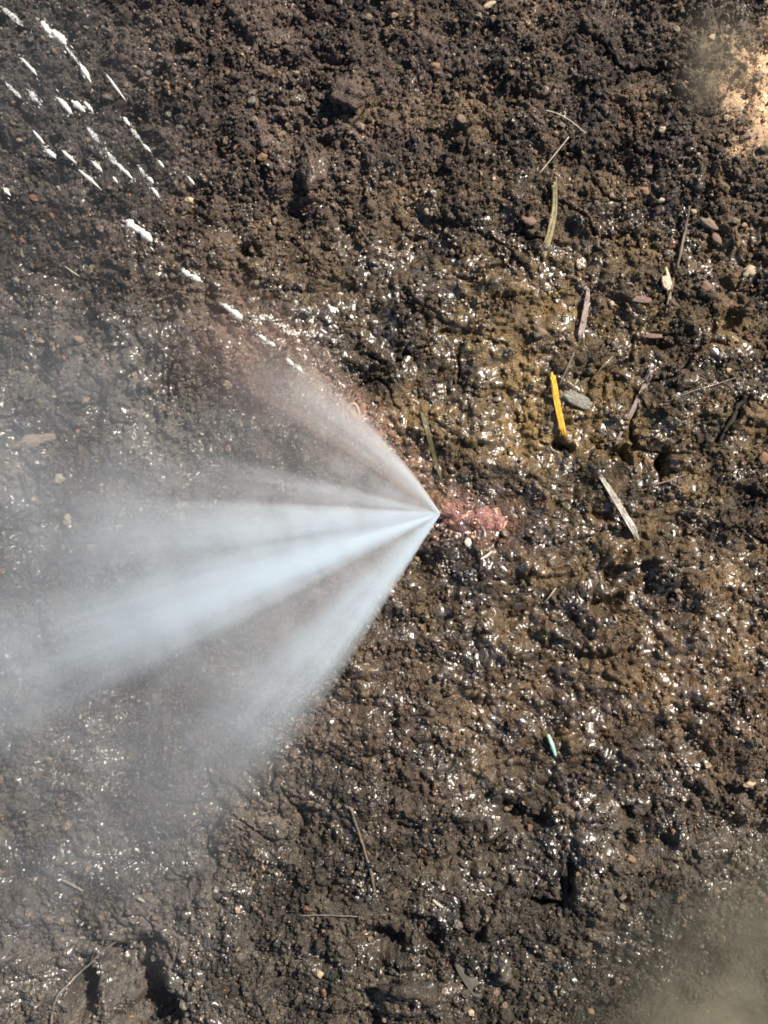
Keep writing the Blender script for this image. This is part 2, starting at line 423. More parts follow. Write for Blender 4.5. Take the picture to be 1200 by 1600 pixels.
def stem_mesh(pts, rad, flat=1.0, sides=8, jitter=0.12, fray=False, seed=0):
    """tube along world points with a radius at each, slightly irregular, ends closed"""
    rr = random.Random(seed); n0 = len(pts)
    P = []; Rd = []; ridge = [1 + rr.uniform(-0.16, 0.16) for _ in range(sides)]
    seg = 5
    for k in range(n0 - 1):
        p0 = pts[max(k - 1, 0)]; p1 = pts[k]; p2 = pts[k + 1]; p3 = pts[min(k + 2, n0 - 1)]
        for s in range(seg):
            u = s / seg
            P.append(0.5 * ((2 * p1) + (p2 - p0) * u + (2 * p0 - 5 * p1 + 4 * p2 - p3) * u * u + (3 * p1 - p0 - 3 * p2 + p3) * u ** 3))
            Rd.append(rad[k] * (1 - u) + rad[k + 1] * u)
    P.append(pts[-1].copy()); Rd.append(rad[-1])
    base = P[0].copy(); V = []; F = []; UV = []
    L = 0
    for k, p in enumerate(P):
        d = (P[min(k + 1, len(P) - 1)] - P[max(k - 1, 0)]).normalized()
        side = d.cross(Vector((0, 0, 1))); side = side.normalized() if side.length > 1e-6 else Vector((1, 0, 0))
        up = side.cross(d).normalized()
        if k: L += (p - P[k - 1]).length
        wob = side * Rd[k] * rr.uniform(-jitter, jitter) * 1.4
        for s in range(sides):
            a = 2 * math.pi * s / sides
            q = Rd[k] * (1 + rr.uniform(-jitter, jitter)) * ridge[s]
            e = Vector((0, 0, 0))
            if fray and k == 0: e = -d * Rd[k] * rr.uniform(0, 1.6)
            V.append(p - base + wob + side * math.cos(a) * q + up * math.sin(a) * q * flat + e); UV.append((k / (len(P) - 1), s / sides))
    n = len(P)
    for k in range(n - 1):
        for s in range(sides):
            s2 = (s + 1) % sides
            F.append((k * sides + s, k * sides + s2, (k + 1) * sides + s2, (k + 1) * sides + s))
    F.append(tuple(range(sides - 1, -1, -1))); F.append(tuple((n - 1) * sides + s for s in range(sides)))
    me = mesh_from(V, F, True, 'stem')
    ul = me.uv_layers.new(name='UVMap')
    for l in me.loops: ul.data[l.index].uv = UV[l.vertex_index]
    me.validate(); return me, base

def stem(name, label, cat, pix, width, mat, lift=None, group=None, flat=0.8, fray=False, parent=None, taper=None, jitter=0.12, sides=8, strands=1):
    """pix: photograph points; width: px; lift: mm of each point over the soil (defaults to resting on it)"""
    n = len(pix); lift = lift or [0.0] * n
    w = width if isinstance(width, (list, tuple)) else [width] * n
    raw = []
    for (px, py), lf, ww in zip(pix, lift, w):
        raw.append((px, py, gz(px, py), lf * 0.00055 + ww * MM * 0.3))
    zs = [q[2] for q in raw]
    mean = sum(zs) / n
    pts = [at(q[0], q[1], max(q[2] * 0.5 + mean * 0.5, q[2]) + q[3]) for q in raw]
    me, base = stem_mesh(pts, [ww * MM * 0.5 * (0.55 if strands > 1 else 1) for ww in w], flat, sides, jitter, fray, seed=int(pix[0][0]))
    if strands > 1:     # side by side fibres of slightly different length, one body
        bm = bmesh.new(); bm.from_mesh(me); rr = random.Random(int(pix[0][1]))
        ax_ = (pts[-1] - pts[0]).normalized(); sd_ = ax_.cross(Vector((0, 0, 1))).normalized()
        for q in range(strands):
            off = (q / (strands - 1) - 0.5) * 2
            e0, e1 = rr.uniform(-0.07, 0.10), rr.uniform(-0.06, 0.10)
            L_ = (pts[-1] - pts[0]).length
            pp = [p + sd_ * off * ww * MM * 0.36 + Vector((0, 0, ww * MM * rr.uniform(0.0, 0.22))) + sd_ * rr.uniform(-1, 1) * ww * MM * 0.06 for p, ww in zip(pts, w)]
            pp[0] = pp[0] + ax_ * e0 * L_; pp[-1] = pp[-1] - ax_ * e1 * L_
            m2, b2 = stem_mesh(pp, [ww * MM * 0.5 * rr.uniform(0.24, 0.42) for ww in w], 0.8, 7, 0.12, False, seed=q * 7 + int(pix[0][0]))
            m2.transform(Matrix.Translation(b2 - base)); bm.from_mesh(m2); bpy.data.meshes.remove(m2)
        bm.to_mesh(me); bm.free()
    o = link(name, me, mat, parent)
    if parent is None:
        o.location = base; tag(o, label, cat, group)
    else: o.location = base - parent.location
    return o

M_YEL = fibre('golden_straw', (0.74, 0.42, 0.035), (0.42, 0.14, 0.008), 0.45, 0.3, k=1.6)
M_PALE = fibre('pale_straw', (0.384, 0.347, 0.273), (0.174, 0.149, 0.105))
M_GREY = fibre('grey_straw', (0.220, 0.193, 0.165), (0.072, 0.055, 0.047))
M_PINK = fibre('pinkish_stem', (0.34, 0.27, 0.24), (0.10, 0.07, 0.06))
M_WHT = fibre('bleached_stem', (0.50, 0.47, 0.40), (0.10, 0.085, 0.06), k=2.0)
M_OLIVE = fibre('olive_stem', (0.120, 0.108, 0.048), (0.052, 0.040, 0.020))
M_OLIVE2 = fibre('yellow_green_stem', (0.30, 0.26, 0.13), (0.08, 0.065, 0.035), k=2.0)
M_HAIR = fibre('pale_hair', (0.576, 0.528, 0.432), (0.360, 0.320, 0.256), 0.3, 0.6)
M_ROOT = fibre('brown_root', (0.156, 0.120, 0.084), (0.072, 0.054, 0.036))
M_BLACK = fibre('black_twig_and_shade', (0.020, 0.017, 0.015), (0.008, 0.007, 0.006), 0.7, 0.0)  # black of the dark twig and of shade put into crevices
M_MINT = simple('mint_rod', (0.30, 0.48, 0.40), 0.35, 0.15, 500, 0.4)
M_HUSK = simple('grey_husk', (0.065, 0.060, 0.042), 0.5, 0.3, 300, 0.2)
M_WOOD = fibre('weathered_wood', (0.095, 0.088, 0.075), (0.05, 0.045, 0.038), 0.8, 0.0)
M_CHIP = fibre('brown_bark', (0.204, 0.132, 0.102), (0.120, 0.075, 0.060), 0.6, 0.1)

# ------------------------------------------------------------------ straws, stems, hairs, roots
stem('straw', 'short golden yellow straw lying on the dark soil', 'straw', [(862,584),(870,630),(880,680)], [8.5,9.5,8.5], M_YEL, [3,3.5,2.5], fray=True, flat=0.5, jitter=0.08, sides=10, strands=6)
stem('straw', 'thin whitish straw splinter leaning against the golden yellow straw', 'straw', [(903,593),(890,612),(878,634)], [3,4,4], M_PALE, [4,3,2])
stem('plant_fibre', 'faint grey forked fibre just above the golden yellow straw', 'fibre', [(897,551),(886,575),(874,602)], [2,3,2.5], M_GREY, [3,2,1])
stem('plant_fibre', 'dull grey fibre pointing up right of the golden yellow straw', 'fibre', [(958,556),(940,575),(923,594)], [3,2.5,2], M_ROOT, [1,1,1])
stem('dry_stem', 'long tapering pinkish grey stem right of the golden yellow straw', 'stem', [(1018,578),(1006,605),(984,650),(962,692)], [10,8,7,3], M_PINK, [4,3,3,1], strands=4)
stem('dry_stem', 'mottled bleached white stem slanting down right above the mud ledge', 'stem', [(940,748),(955,770),(975,803),(990,828),(998,843)], [5,9,10,10,6], M_WHT, [1,3,4,3,2], strands=4)
stem('dry_stem', 'short pinkish brown stem below the pale shiny lump', 'stem', [(919,456),(914,490),(905,531)], [6,9,9], M_PINK, [2,3,2], strands=4)
stem('dry_stem', 'fuzzy yellow green stem bent slightly below the two white hairs', 'stem', [(866,284),(866,320),(860,360),(848,402)], [6,9,10,9], M_OLIVE2, [2,2,2,1.5], strands=5)
stem('hair', 'curved white hair arching over the soil in the upper right', 'hair', [(853,172),(875,179),(893,190),(914,207)], 1.7, M_HAIR, [4,5,4,2], sides=6, jitter=0.02)
stem('hair', 'straight white hair slanting down just under the curved one', 'hair', [(889,214),(868,240),(842,272)], 1.7, M_HAIR, [4,4,2], sides=6, jitter=0.02)
stem('rod', 'small mint green rod standing out on the brown mud', 'rod', [(856,1148),(862,1163),(868,1181)], [5.5,6.5,5], M_MINT, [2,2.5,2], jitter=0.04)
stem('dry_stem', 'olive brown stem dipping towards the pink pipe beside the spray', 'stem', [(661,648),(668,675),(679,715),(690,752)], [7,7,6,4], M_OLIVE, [4,5,5,3], strands=3)
stem('root', 'kinked brown root thread in the lower middle soil', 'root', [(548,1262),(560,1298),(572,1335),(582,1372),(587,1402)], [4,4,4,5,3], M_ROOT, [2,2,2,2,1], jitter=0.2)
stem('root', 'pale root thread lying level near the kinked brown root', 'root', [(468,1431),(510,1430),(556,1432),(604,1429)], [1.6,2.2,2.2,1.6], M_GREY, [2,3,3,1], jitter=0.2, sides=6)
rt = stem('root', 'fine pale root crossing the black hollow in the lower left corner', 'root', [(187,1468),(160,1486),(142,1505),(122,1522),(108,1537),(90,1556),(82,1580),(80,1602)], [2,3,3,3,4,4,4,5], M_GREY, [2,6,9,9,5,3,2,2], jitter=0.12)
stem('rootlet', None, None, [(142,1505),(145,1494),(150,1483)], [2,1.6,1.2], M_GREY, [9,5,2], parent=rt, sides=6)
stem('rootlet', None, None, [(108,1537),(116,1548),(119,1560)], [2,1.6,1.2], M_GREY, [5,4,2], parent=rt, sides=6)
stem('dry_stem', 'pale bent twig in the misty lower left soil', 'twig', [(97,1375),(113,1383),(130,1392)], [4,5,4], M_GREY, [2,3,2])
stem('splinter', 'tiny pale splinter on the wet mud below the pink pipe', 'splinter', [(868,919),(860,930),(850,942)], 3.2, M_PALE, [2,3,2])
stem('hair', 'long faint hair lying above the black elongated piece', 'hair', [(1040,628),(1080,612),(1120,600),(1150,590)], 1.7, M_GREY, [2,3,3,2], sides=6, jitter=0.02)
stem('plant_fibre', 'long dull fibre running down beside the pale seed husk', 'fibre', [(1078,322),(1070,360),(1062,400),(1050,445),(1040,490)], [4,5,5,5,3], M_ROOT, [1,1.5,2,2,1], jitter=0.3)
stem('root', 'thin tan rootlet right of the bleached white stem', 'root', [(1000,768),(1025,757),(1048,750),(1072,741)], [2,2.5,2.5,1.5], M_CHIP, [1,2,2,1])
stem('twig', 'black elongated piece sunk in a crevice near the right edge', 'twig', [(1166,618),(1154,636),(1142,660),(1124,690)], [8,11,11,7], M_BLACK, [1,1,1,0], jitter=0.25)  # black elongated piece laid along the crevice
stem('twig', 'black stub put in as shade in the hole below the golden yellow straw', 'twig', [(874,690),(881,700),(888,712)], [10,10,6], M_BLACK, [0,0,0], jitter=0.25)  # black stub stands in for the shade of the hole
stem('twig', 'dark grey twig at the left edge above the spray', 'twig', [(33,742),(45,775),(63,820)], [9,8,5], M_BLACK, [2,2,1], jitter=0.2)
stem('twig', 'black upright strip put in as shade in the lower middle crevice', 'twig', [(880,1342),(884,1380),(885,1432)], [8,10,7], M_BLACK, [0,1,0], jitter=0.25)  # black strip stands in for the shade in the crack
stem('plant_fibre', 'small curled white fibre in the mist above the spray', 'fibre', [(541,640),(550,630),(558,634),(562,648)], 2.6, M_HAIR, [3,4,4,2], sides=6, jitter=0.05)
stem('splinter', 'tiny yellowish splinter lying below the big white drop', 'splinter', [(101,416),(112,424),(126,433)], [1.5,3,1.5], M_PALE, [2,3,2])
stem('splinter', 'short pale splinter near the left misty lower soil beside a dark hollow', 'splinter', [(216,1403),(225,1409)], [4,5], M_PALE, [2,2])
stem('root', 'pale coarse root end on the dark lower soil', 'root', [(676,1406),(683,1412),(692,1418)], [4,5,4], M_PALE, [2,2,1])
stem('splinter', 'tiny white glossy sliver on the mud beside the white chip', 'splinter', [(751,874),(761,868),(769,861)], [3,4,2], M_HAIR, [3,3,2])

def flake(name, label, cat, px, py, L, W, ang, mat, thick=2.2, lift=1.5, outline=None, n=18, seed=0, parent=None):
    """thin irregular flake; L, W in px, thick in mm"""
    rr = random.Random(seed + int(px)); V = []; F = []; UV = []
    pr = [1 + rr.uniform(-0.12, 0.12) for _ in range(n)]
    for lay, zz, k in ((0, 0, 0.9), (1, 0.35, 1.0), (2, 0.7, 1.0), (3, 1.0, 0.86)):
        for i in range(n):
            a = 2 * math.pi * i / n
            e = outline or 1.0
            c, s = math.cos(a), math.sin(a)
            cx = math.copysign(abs(c) ** e, c); sy = math.copysign(abs(s) ** e, s)
            V.append((cx * L * MM / 2 * pr[i] * k, sy * W * MM / 2 * pr[i] * k, thick * 0.001 * (zz - 0.5) + rr.uniform(-1, 1) * 0.00012)); UV.append((0.5 + cx / 2, 0.5 + sy / 2))
    for lay in range(3):
        for i in range(n):
            j = (i + 1) % n; F.append((lay * n + i, lay * n + j, (lay + 1) * n + j, (lay + 1) * n + i))
    V.append((0, 0, thick * 0.00062)); UV.append((0.5, 0.5)); c = len(V) - 1
    for i in range(n): F.append((3 * n + i, 3 * n + (i + 1) % n, c))
    F.append(tuple(range(n - 1, -1, -1)))
    me = mesh_from(V, F, False, 'flake')
    ul = me.uv_layers.new(name='UVMap')
    for l in me.loops: ul.data[l.index].uv = UV[l.vertex_index]
    o = link(name, me, mat, parent)
    o.location = on(px, py, lift * 0.001 + 0.0012); o.rotation_euler = (rr.uniform(-0.15, 0.15), rr.uniform(-0.15, 0.15), R(ang))
    return tag(o, label, cat)

flake('seed_husk', 'thin greyish translucent husk tucked behind the golden yellow straw', 'husk', 905, 625, 54, 22, -24, M_HUSK, 1.0, 1.5)
flake('bark_chip', 'flat pinkish brown bark chip lying level with rounded ends', 'chip', 1002, 468, 34, 10, -3, M_CHIP, 2.5, 2.5, 0.6)
flake('bark_chip', 'smaller tan bark chip below the flat pinkish brown one', 'chip', 1019, 525, 34, 8, -3, M_CHIP, 2.0, 2, 0.7)
flake('wood_chip', 'weathered grey slab of wood wedged at the bottom middle', 'chip', 733, 1530, 74, 20, -57, M_WOOD, 4, 0.6, 0.8)
M_HUSKW = simple('pale_husk', (0.45, 0.37, 0.26), 0.5, 0.4, 400, 0.2)
hk = empty('seed_husk', on(1043, 440, 0.003), 'pale spiky seed husk standing out beside the long dull fibre', 'husk')
h1 = flake('husk_body', None, None, 1041, 443, 24, 14, -70, M_HUSKW, 4, 3); h1.location -= hk.location; h1.parent = hk
stem('husk_awn', None, None, [(1040,417),(1043,430),(1048,446),(1046,472)], [3,6,5,2.5], M_HUSKW, [4,5,4,2], parent=hk)

# ------------------------------------------------------------------ single pebbles and pale grains
PCOL = {
 'cream': simple('cream_stone', (0.42, 0.33, 0.22), 0.5, 0.25, 260), 'tan': simple('tan_stone', (0.21, 0.155, 0.105), 0.55, 0.3, 260),
 'orange': simple('orange_stone', (0.22, 0.125, 0.07), 0.55, 0.3, 260), 'pink': simple('pinkish_stone', (0.19, 0.12, 0.09), 0.55, 0.3, 260),
 'white': simple('white_stone', (0.55, 0.50, 0.44), 0.3, 0.12, 300, 0.4), 'grey': simple('grey_stone', (0.065, 0.049, 0.038), 0.5, 0.6, 420, 0.5, 0.0016),
 'wetgrey': simple('wet_grey_stone', (0.12, 0.115, 0.10), 0.25, 0.7, 420, 1.0, 0.0025), 'yellow': simple('yellowish_stone', (0.32, 0.28, 0.18), 0.5, 0.25, 260),
}
PEB = [ # px, py, rx, ry, angle, colour, label
 (1170,425,13,11,20,'cream','cream pebble near the right edge with a dark rim below it'),
 (826,345,14,9,8,'pink','flat pinkish tan pebble left of the fuzzy yellow green stem'),
 (1007,299,12,8,-25,'orange','orange tan pebble, largest of three in a row at the upper right'),
 (985,306,7,6,10,'orange','small orange pebble, middle of three in a row at the upper right'),
 (956,306,5,5,0,'tan','tiny tan pebble, left end of three in a row at the upper right'),
 (1033,313,6,5,0,'cream','tiny cream grain right of the orange tan pebble'),
 (1102,447,14,10,-20,'pink','pinkish clay pebble left of the cream pebble by the right edge'),
 (1108,350,18,9,-35,'tan','knobbly tan pebble above the pinkish clay pebble'),
 (1120,374,11,8,-50,'pink','pinkish pebble touching the knobbly tan one from below'),
 (1083,331,7,6,0,'yellow','small yellowish grain above the knobbly tan pebble'),
 (1150,345,8,5,0,'tan','small tan double grain up and left of the cream pebble'),
 (1150,372,6,12,10,'grey','upright grey pebble between the knobbly and the cream pebbles'),
 (843,521,13,11,0,'tan','rounded tan pebble left of the short pinkish brown stem'),
 (1171,1226,11,6,10,'cream','oval cream pebble near the lower right edge'),
 (1194,716,9,10,0,'orange','orange tan pebble cut by the right edge of the frame'),
 (1138,578,5,4,0,'cream','tiny cream grain above the black elongated piece'),
 (678,104,10,9,0,'orange','orange brown pebble alone at the top middle'),
 (564,198,7,9,20,'tan','tan pebble below the big brown lump at the top'),
 (547,150,24,19,0,'grey','big brown rounded lump at the top centre left'),
 (490,268,16,24,-10,'grey','tall grey brown lump under the top centre'),
 (722,186,12,8,-20,'tan','tan pebble beside a shadow below the top middle'),
 (667,331,7,7,0,'yellow','yellowish pebble in the upper middle soil'),
 (410,246,9,8,0,'orange','rust brown pebble in the upper left soil'),
 (393,146,7,5,10,'tan','small tan pebble above the rust brown one'),
 (298,314,12,7,-15,'cream','cream seed shaped pebble at the foot of the flying drops'),
 (866,194,7,5,-30,'cream','cream pebble between the two white hairs'),
 (868,208,5,4,-20,'tan','tiny tan grain right beneath the cream pebble by the hairs'),
 (993,144,6,5,40,'orange','small orange grain at the upper right above the painted sun patch'),
 (955,474,7,6,-20,'cream','cream pebble with a black shadow beside the short stem'),
 (732,848,6,9,10,'white','bright white chip in the mud just below the pink pipe'),
 (793,1262,7,6,0,'tan','light tan pebble in the lower middle soil'),
 (499,1522,7,6,0,'cream','round cream grain at the bottom left of the middle'),
 (735,1582,6,9,30,'cream','cream bead at the bottom below the grey slab of wood'),
 (1103,1112,6,5,0,'orange','rusty grain in the brown mud above the oval cream pebble'),
 (1043,1108,6,7,0,'tan','pale tan pebble in the brown mud at the lower right'),
 (1085,1256,7,7,0,'grey','round grey pebble near the black hollow at lower right'),
 (986,1343,8,6,-20,'orange','rust orange clod between black hollows at lower right'),
 (1074,592,20,14,10,'grey','rounded olive grey lump above the long faint hair'),
 (1013,785,6,5,0,'orange','orange grain near the thin tan rootlet'),
 (1011,720,9,6,-60,'orange','rusty chip beside the black crevice right of centre'),
 (55,688,36,11,12,'paletan','pale tan elongated clod at the left edge above the dark grey twig'),
 (54,780,9,8,0,'yellow','yellowish pebble in the mist by the dark grey twig'),
 (92,748,10,8,20,'yellow','yellow grey pebble in the mist left of the spray'),
 (105,812,8,11,15,'yellow','tall pale pebble in the mist left of the spray'),
 (186,822,8,6,0,'cream','cream pebble blurred by mist at the upper fringe of the spray'),
 (116,861,9,5,0,'cream','flat cream pebble in the mist low at the left edge'),
 (180,1118,13,10,0,'grey','pale grey pebble seen through mist below the spray'),
 (454,1143,8,6,0,'grey','grey pebble at the lower rim of the spray'),
 (918,385,17,13,30,'wetgrey','pale bluish shiny lump above the short pinkish brown stem'),
 (905,411,9,14,0,'wetgrey','upright shiny grey lump touching the bluish one from below'),
 (1001,1257,15,13,0,'wetgrey','shiny bluish wet lump in the lower right mud'),
 (782,1514,18,17,0,'wetgrey','shiny wet bump right of the grey slab of wood'),
 (640,1552,34,20,-10,'grey','broad glossy mud lump at the bottom left of the grey slab'),
 (1112,59,8,6,10,'cream','cream grain in the greenish mud of the upper right corner'),
 (1150,91,6,5,0,'cream','cream grain between greenish mud and the painted sun patch'),
 (1035,202,7,6,0,'cream','cream grain in the soil left of the painted sun patch'),
 (1063,132,6,8,20,'tan','tan grain left of the painted sun patch'),
 (1057,46,8,7,0,'tan','tan pebble high in the upper right near the greenish mud'),
 (1023,10,8,7,0,'tan','tan pebble at the very top right of the middle'),
 (765,8,12,6,30,'cream','cream pebble cut by the top edge of the frame'),
 (616,24,7,5,20,'tan','tan grain near the top edge left of the cream pebble'),
 (1150,175,14,9,0,'paletan','pale clod, largest at the rim of the painted sun patch'),
 (1185,120,10,8,0,'paletan','pale clod at the upper end of the painted sun patch'),
 (1165,210,12,9,0,'paletan','pale clod at the lower end of the painted sun patch'),
 (1135,183,5,4,0,'cream','bright grain at the tip of the painted sun patch'),
]
PCOL['paletan'] = simple('pale_clod', (0.26, 0.20, 0.145), 0.8, 0.35, 300)
pm = [crumb_mesh(40 + k, 3, 0.20) for k in range(7)]
for k, (px, py, rx, ry, ang, c, lab) in enumerate(PEB):
    lump = c in ('grey', 'wetgrey', 'paletan')
    me = crumb_mesh(60 + k, 4 if lump else 3, 0.40 if lump else 0.34, fine=0.16 if lump else 0.05)
    nm = 'soil_lump' if ('lump' in lab or 'bump' in lab or 'clod' in lab) else 'pebble'
    if c in ('grey', 'wetgrey'):
        rg, wt = soil(np.array([(px - 600) * MM]), np.array([(800 - py) * MM])); nv = len(me.vertices)
        rg = rg[0] * (1.05 if c == 'grey' else 1.4); wv = min(0.5, float(wt[0])) if c == 'grey' else 1.0
        me.attributes.new('tint', 'FLOAT_COLOR', 'POINT').data.foreach_set('color', np.tile(np.array([*rg, 1], np.float32), nv))
        me.attributes.new('wet', 'FLOAT', 'POINT').data.foreach_set('value', np.full(nv, wv, np.float32))
        o = link(nm, me, M_SOIL)
    else: o = link(nm, me, PCOL[c]); rx *= 0.8; ry *= 0.8
    rz = min(rx, ry) * 0.8
    o.location = on(px, py, rz * MM * (-0.22 if lump else 0.15) + 0.0008); o.scale = (rx * MM, ry * MM, rz * MM); o.rotation_euler = (0, 0, R(ang))
    tag(o, lab, 'lump' if nm == 'soil_lump' else 'pebble', 'single pebbles and lumps in the soil')

# ------------------------------------------------------------------ the leaking pipe
m, t, b = new_mat('pink_pipe')
tc = t.n.new('ShaderNodeNewGeometry').outputs['Position']
f = t.noise(tc, 130, 5, 0.65); f2 = t.noise(tc, 520, 3, 0.65)
c = t.mixc(t.ramp(f2, 0.35, 0.65), (0.13, 0.052, 0.048), (0.33, 0.155, 0.13))
c = t.mixc(t.ramp(f, 0.54, 0.64), c, (0.65, 0.38, 0.27))
c = t.mixc(t.ramp(t.noise(tc, 200, 4, 0.6), 0.60, 0.67), c, (0.05, 0.028, 0.022))
t.l.new(c, b.inputs['Base Color']); b.inputs['Roughness'].default_value = 0.35; b.inputs['Coat Weight'].default_value = 0.5; b.inputs['Coat Roughness'].default_value = 0.12
t.l.new(t.bump(t.m('ADD', f, t.m('MULTIPLY', f2, 0.6)), 0.8, 0.0025), b.inputs['Normal'])
M_PIPE = m
PIPE_Z = 0.0060                     # crown of the pipe over the mean soil level
pr_ = 0.0145
pa, pb = at(692, 799, 0), at(762, 811, 0)
pd = (pb - pa).normalized(); pc = (pa + pb) / 2
V = []; F = []; ns, na = 60, 40
half = (pb - pa).length / 2 + 0.03; WB = 0.25
for i in range(ns + 1):
    u = -1 + 2 * i / ns
    p = pc + pd * u * half; zc = PIPE_Z - pr_ - 0.016 * abs(u) ** 2.0 + 0.0016 * mnoise.noise(Vector((u * 7, 2, 1)))
    side = Vector((-pd.y, pd.x, 0))
    for j in range(na):
        a = 2 * math.pi * j / na
        rr_ = pr_ * (1 + 0.16 * mnoise.noise(Vector((u * 9, math.cos(a) * 2.5, math.sin(a) * 2.5))))
        V.append(p + side * math.cos(a) * rr_ + Vector((0, 0, zc + math.sin(a) * rr_)))
for i in range(ns):
    for j in range(na):
        k = (j + 1) % na; F.append((i * na + j, (i + 1) * na + j, (i + 1) * na + k, i * na + k))
F.append(tuple(range(na))); F.append(tuple(ns * na + j for j in range(na - 1, -1, -1)))
pipe = empty('buried_pipe', (pc.x, pc.y, 0), 'pinkish red crown of a buried pipe with the pinhole the water bursts from', 'pipe')
o = link('pipe_wall', mesh_from([v - pipe.location for v in V], F, True, 'pipe'), M_PIPE, pipe)
APEX = at(686, 803, 0.0085)
bm = bmesh.new(); bmesh.ops.create_uvsphere(bm, u_segments=16, v_segments=8, radius=1)
me = bpy.data.meshes.new('pinhole'); bm.to_mesh(me); bm.free()
o = link('pinhole', me, simple('dark_hole', (0.012, 0.009, 0.008), 0.8, 0.2), pipe)
o.location = at(693, 806, 0.0078) - pipe.location; o.scale = (0.0042, 0.0014, 0.0012); o.rotation_euler = (0, 0, R(-14))

# ------------------------------------------------------------------ the water spray: jets of fine drops, each its own body of air and water
def jet_mesh(L, w0, a, h0, bb, cy_, cz, n=26, sides=28):
    V = []; F = []
    for i in range(n + 1):
        x = L * (i / n) ** 1.5
        for j in range(sides):
            an = 2 * math.pi * j / sides
            V.append((x, cy_ * x * x + math.cos(an) * (w0 + a * x), cz * x * x + math.sin(an) * (h0 + bb * x)))
    for i in range(n):
        for j in range(sides):
            k = (j + 1) % sides; F.append((i * sides + j, (i + 1) * sides + j, (i + 1) * sides + k, i * sides + k))
    F.append(tuple(range(sides))); F.append(tuple(n * sides + j for j in range(sides - 1, -1, -1)))
    me = mesh_from(V, F, True, 'jet')
    bm = bmesh.new(); bm.from_mesh(me); bmesh.ops.recalc_face_normals(bm, faces=bm.faces); bm.to_mesh(me); bm.free()
    return me
def jet_mat(name, L, w0, a, h0, bb, cy_, cz, K, p, edge=1.0, streak=0.6, fade0=0.4, col=(0.84, 0.89, 0.93), seed=0.0, skew=0.0, turb=0.0):
    m = bpy.data.materials.new(name); m.use_nodes = True; t = NT(m); t.n.clear()
    out = t.n.new('ShaderNodeOutputMaterial'); pv = t.n.new('ShaderNodeVolumePrincipled')
    t.l.new(pv.outputs[0], out.inputs['Volume'])
    pv.inputs['Color'].default_value = col + (1,); pv.inputs['Anisotropy'].default_value = 0.15
    sp = t.n.new('ShaderNodeSeparateXYZ'); t.l.new(t.n.new('ShaderNodeTexCoord').outputs['Object'], sp.inputs[0])
    X, Y, Zc = sp.outputs
    x2 = t.m('MULTIPLY', X, X)
    u = t.m('DIVIDE', t.m('SUBTRACT', Y, t.m('MULTIPLY', x2, cy_)), t.m('MULTIPLY_ADD', X, a, w0))
    v = t.m('DIVIDE', t.m('SUBTRACT', Zc, t.m('MULTIPLY', x2, cz)), t.m('MULTIPLY_ADD', X, bb, h0))
    q = t.m('SUBTRACT', 1.0, t.m('ADD', t.m('MULTIPLY', u, u), t.m('MULTIPLY', v, v)), clamp=True)
    q = t.m('POWER', q, edge)
    if skew:     # one side denser than the other
        q = t.m('MULTIPLY', q, t.ramp(t.m('MULTIPLY', u, skew), -1.0, 1.0, 0.05, 1.6))
    xs = t.m('MAXIMUM', X, 0.002)
    d = t.m('MULTIPLY', q, t.m('MULTIPLY', t.m('POWER', t.m('ADD', xs, 0.004), -p), K))
    sv = t.comb(t.m('MULTIPLY', t.m('LOGARITHM', xs, 2.718), 0.8), t.m('MULTIPLY_ADD', u, 3.6, seed), t.m('MULTIPLY', v, 1.2))
    s1 = t.noise(sv, 1.0, 3, 0.62)
    d = t.m('MULTIPLY', d, t.ramp(s1, 0.32, 0.70, 1 - streak, 1 + streak))
    if turb:
        tn = t.noise(t.n.new('ShaderNodeTexCoord').outputs['Object'], 38, 3, 0.6)
        d = t.m('MULTIPLY', d, t.ramp(tn, 0.35, 0.65, 1 - turb, 1 + turb))
    d = t.m('MULTIPLY', d, t.ramp(X, L * fade0, L * 0.98, 1.0, 0.0))
    t.l.new(d, pv.inputs['Density'])
    m.cycles.volume_step_rate = 0.35
    m.cycles.volume_sampling = 'MULTIPLE_IMPORTANCE' if hasattr(m.cycles, 'volume_sampling') else m.cycles.volume_sampling
    return m
spray = empty('water_spray', APEX, 'white fan of water bursting from the pinhole of the pink pipe towards the left', 'water spray')
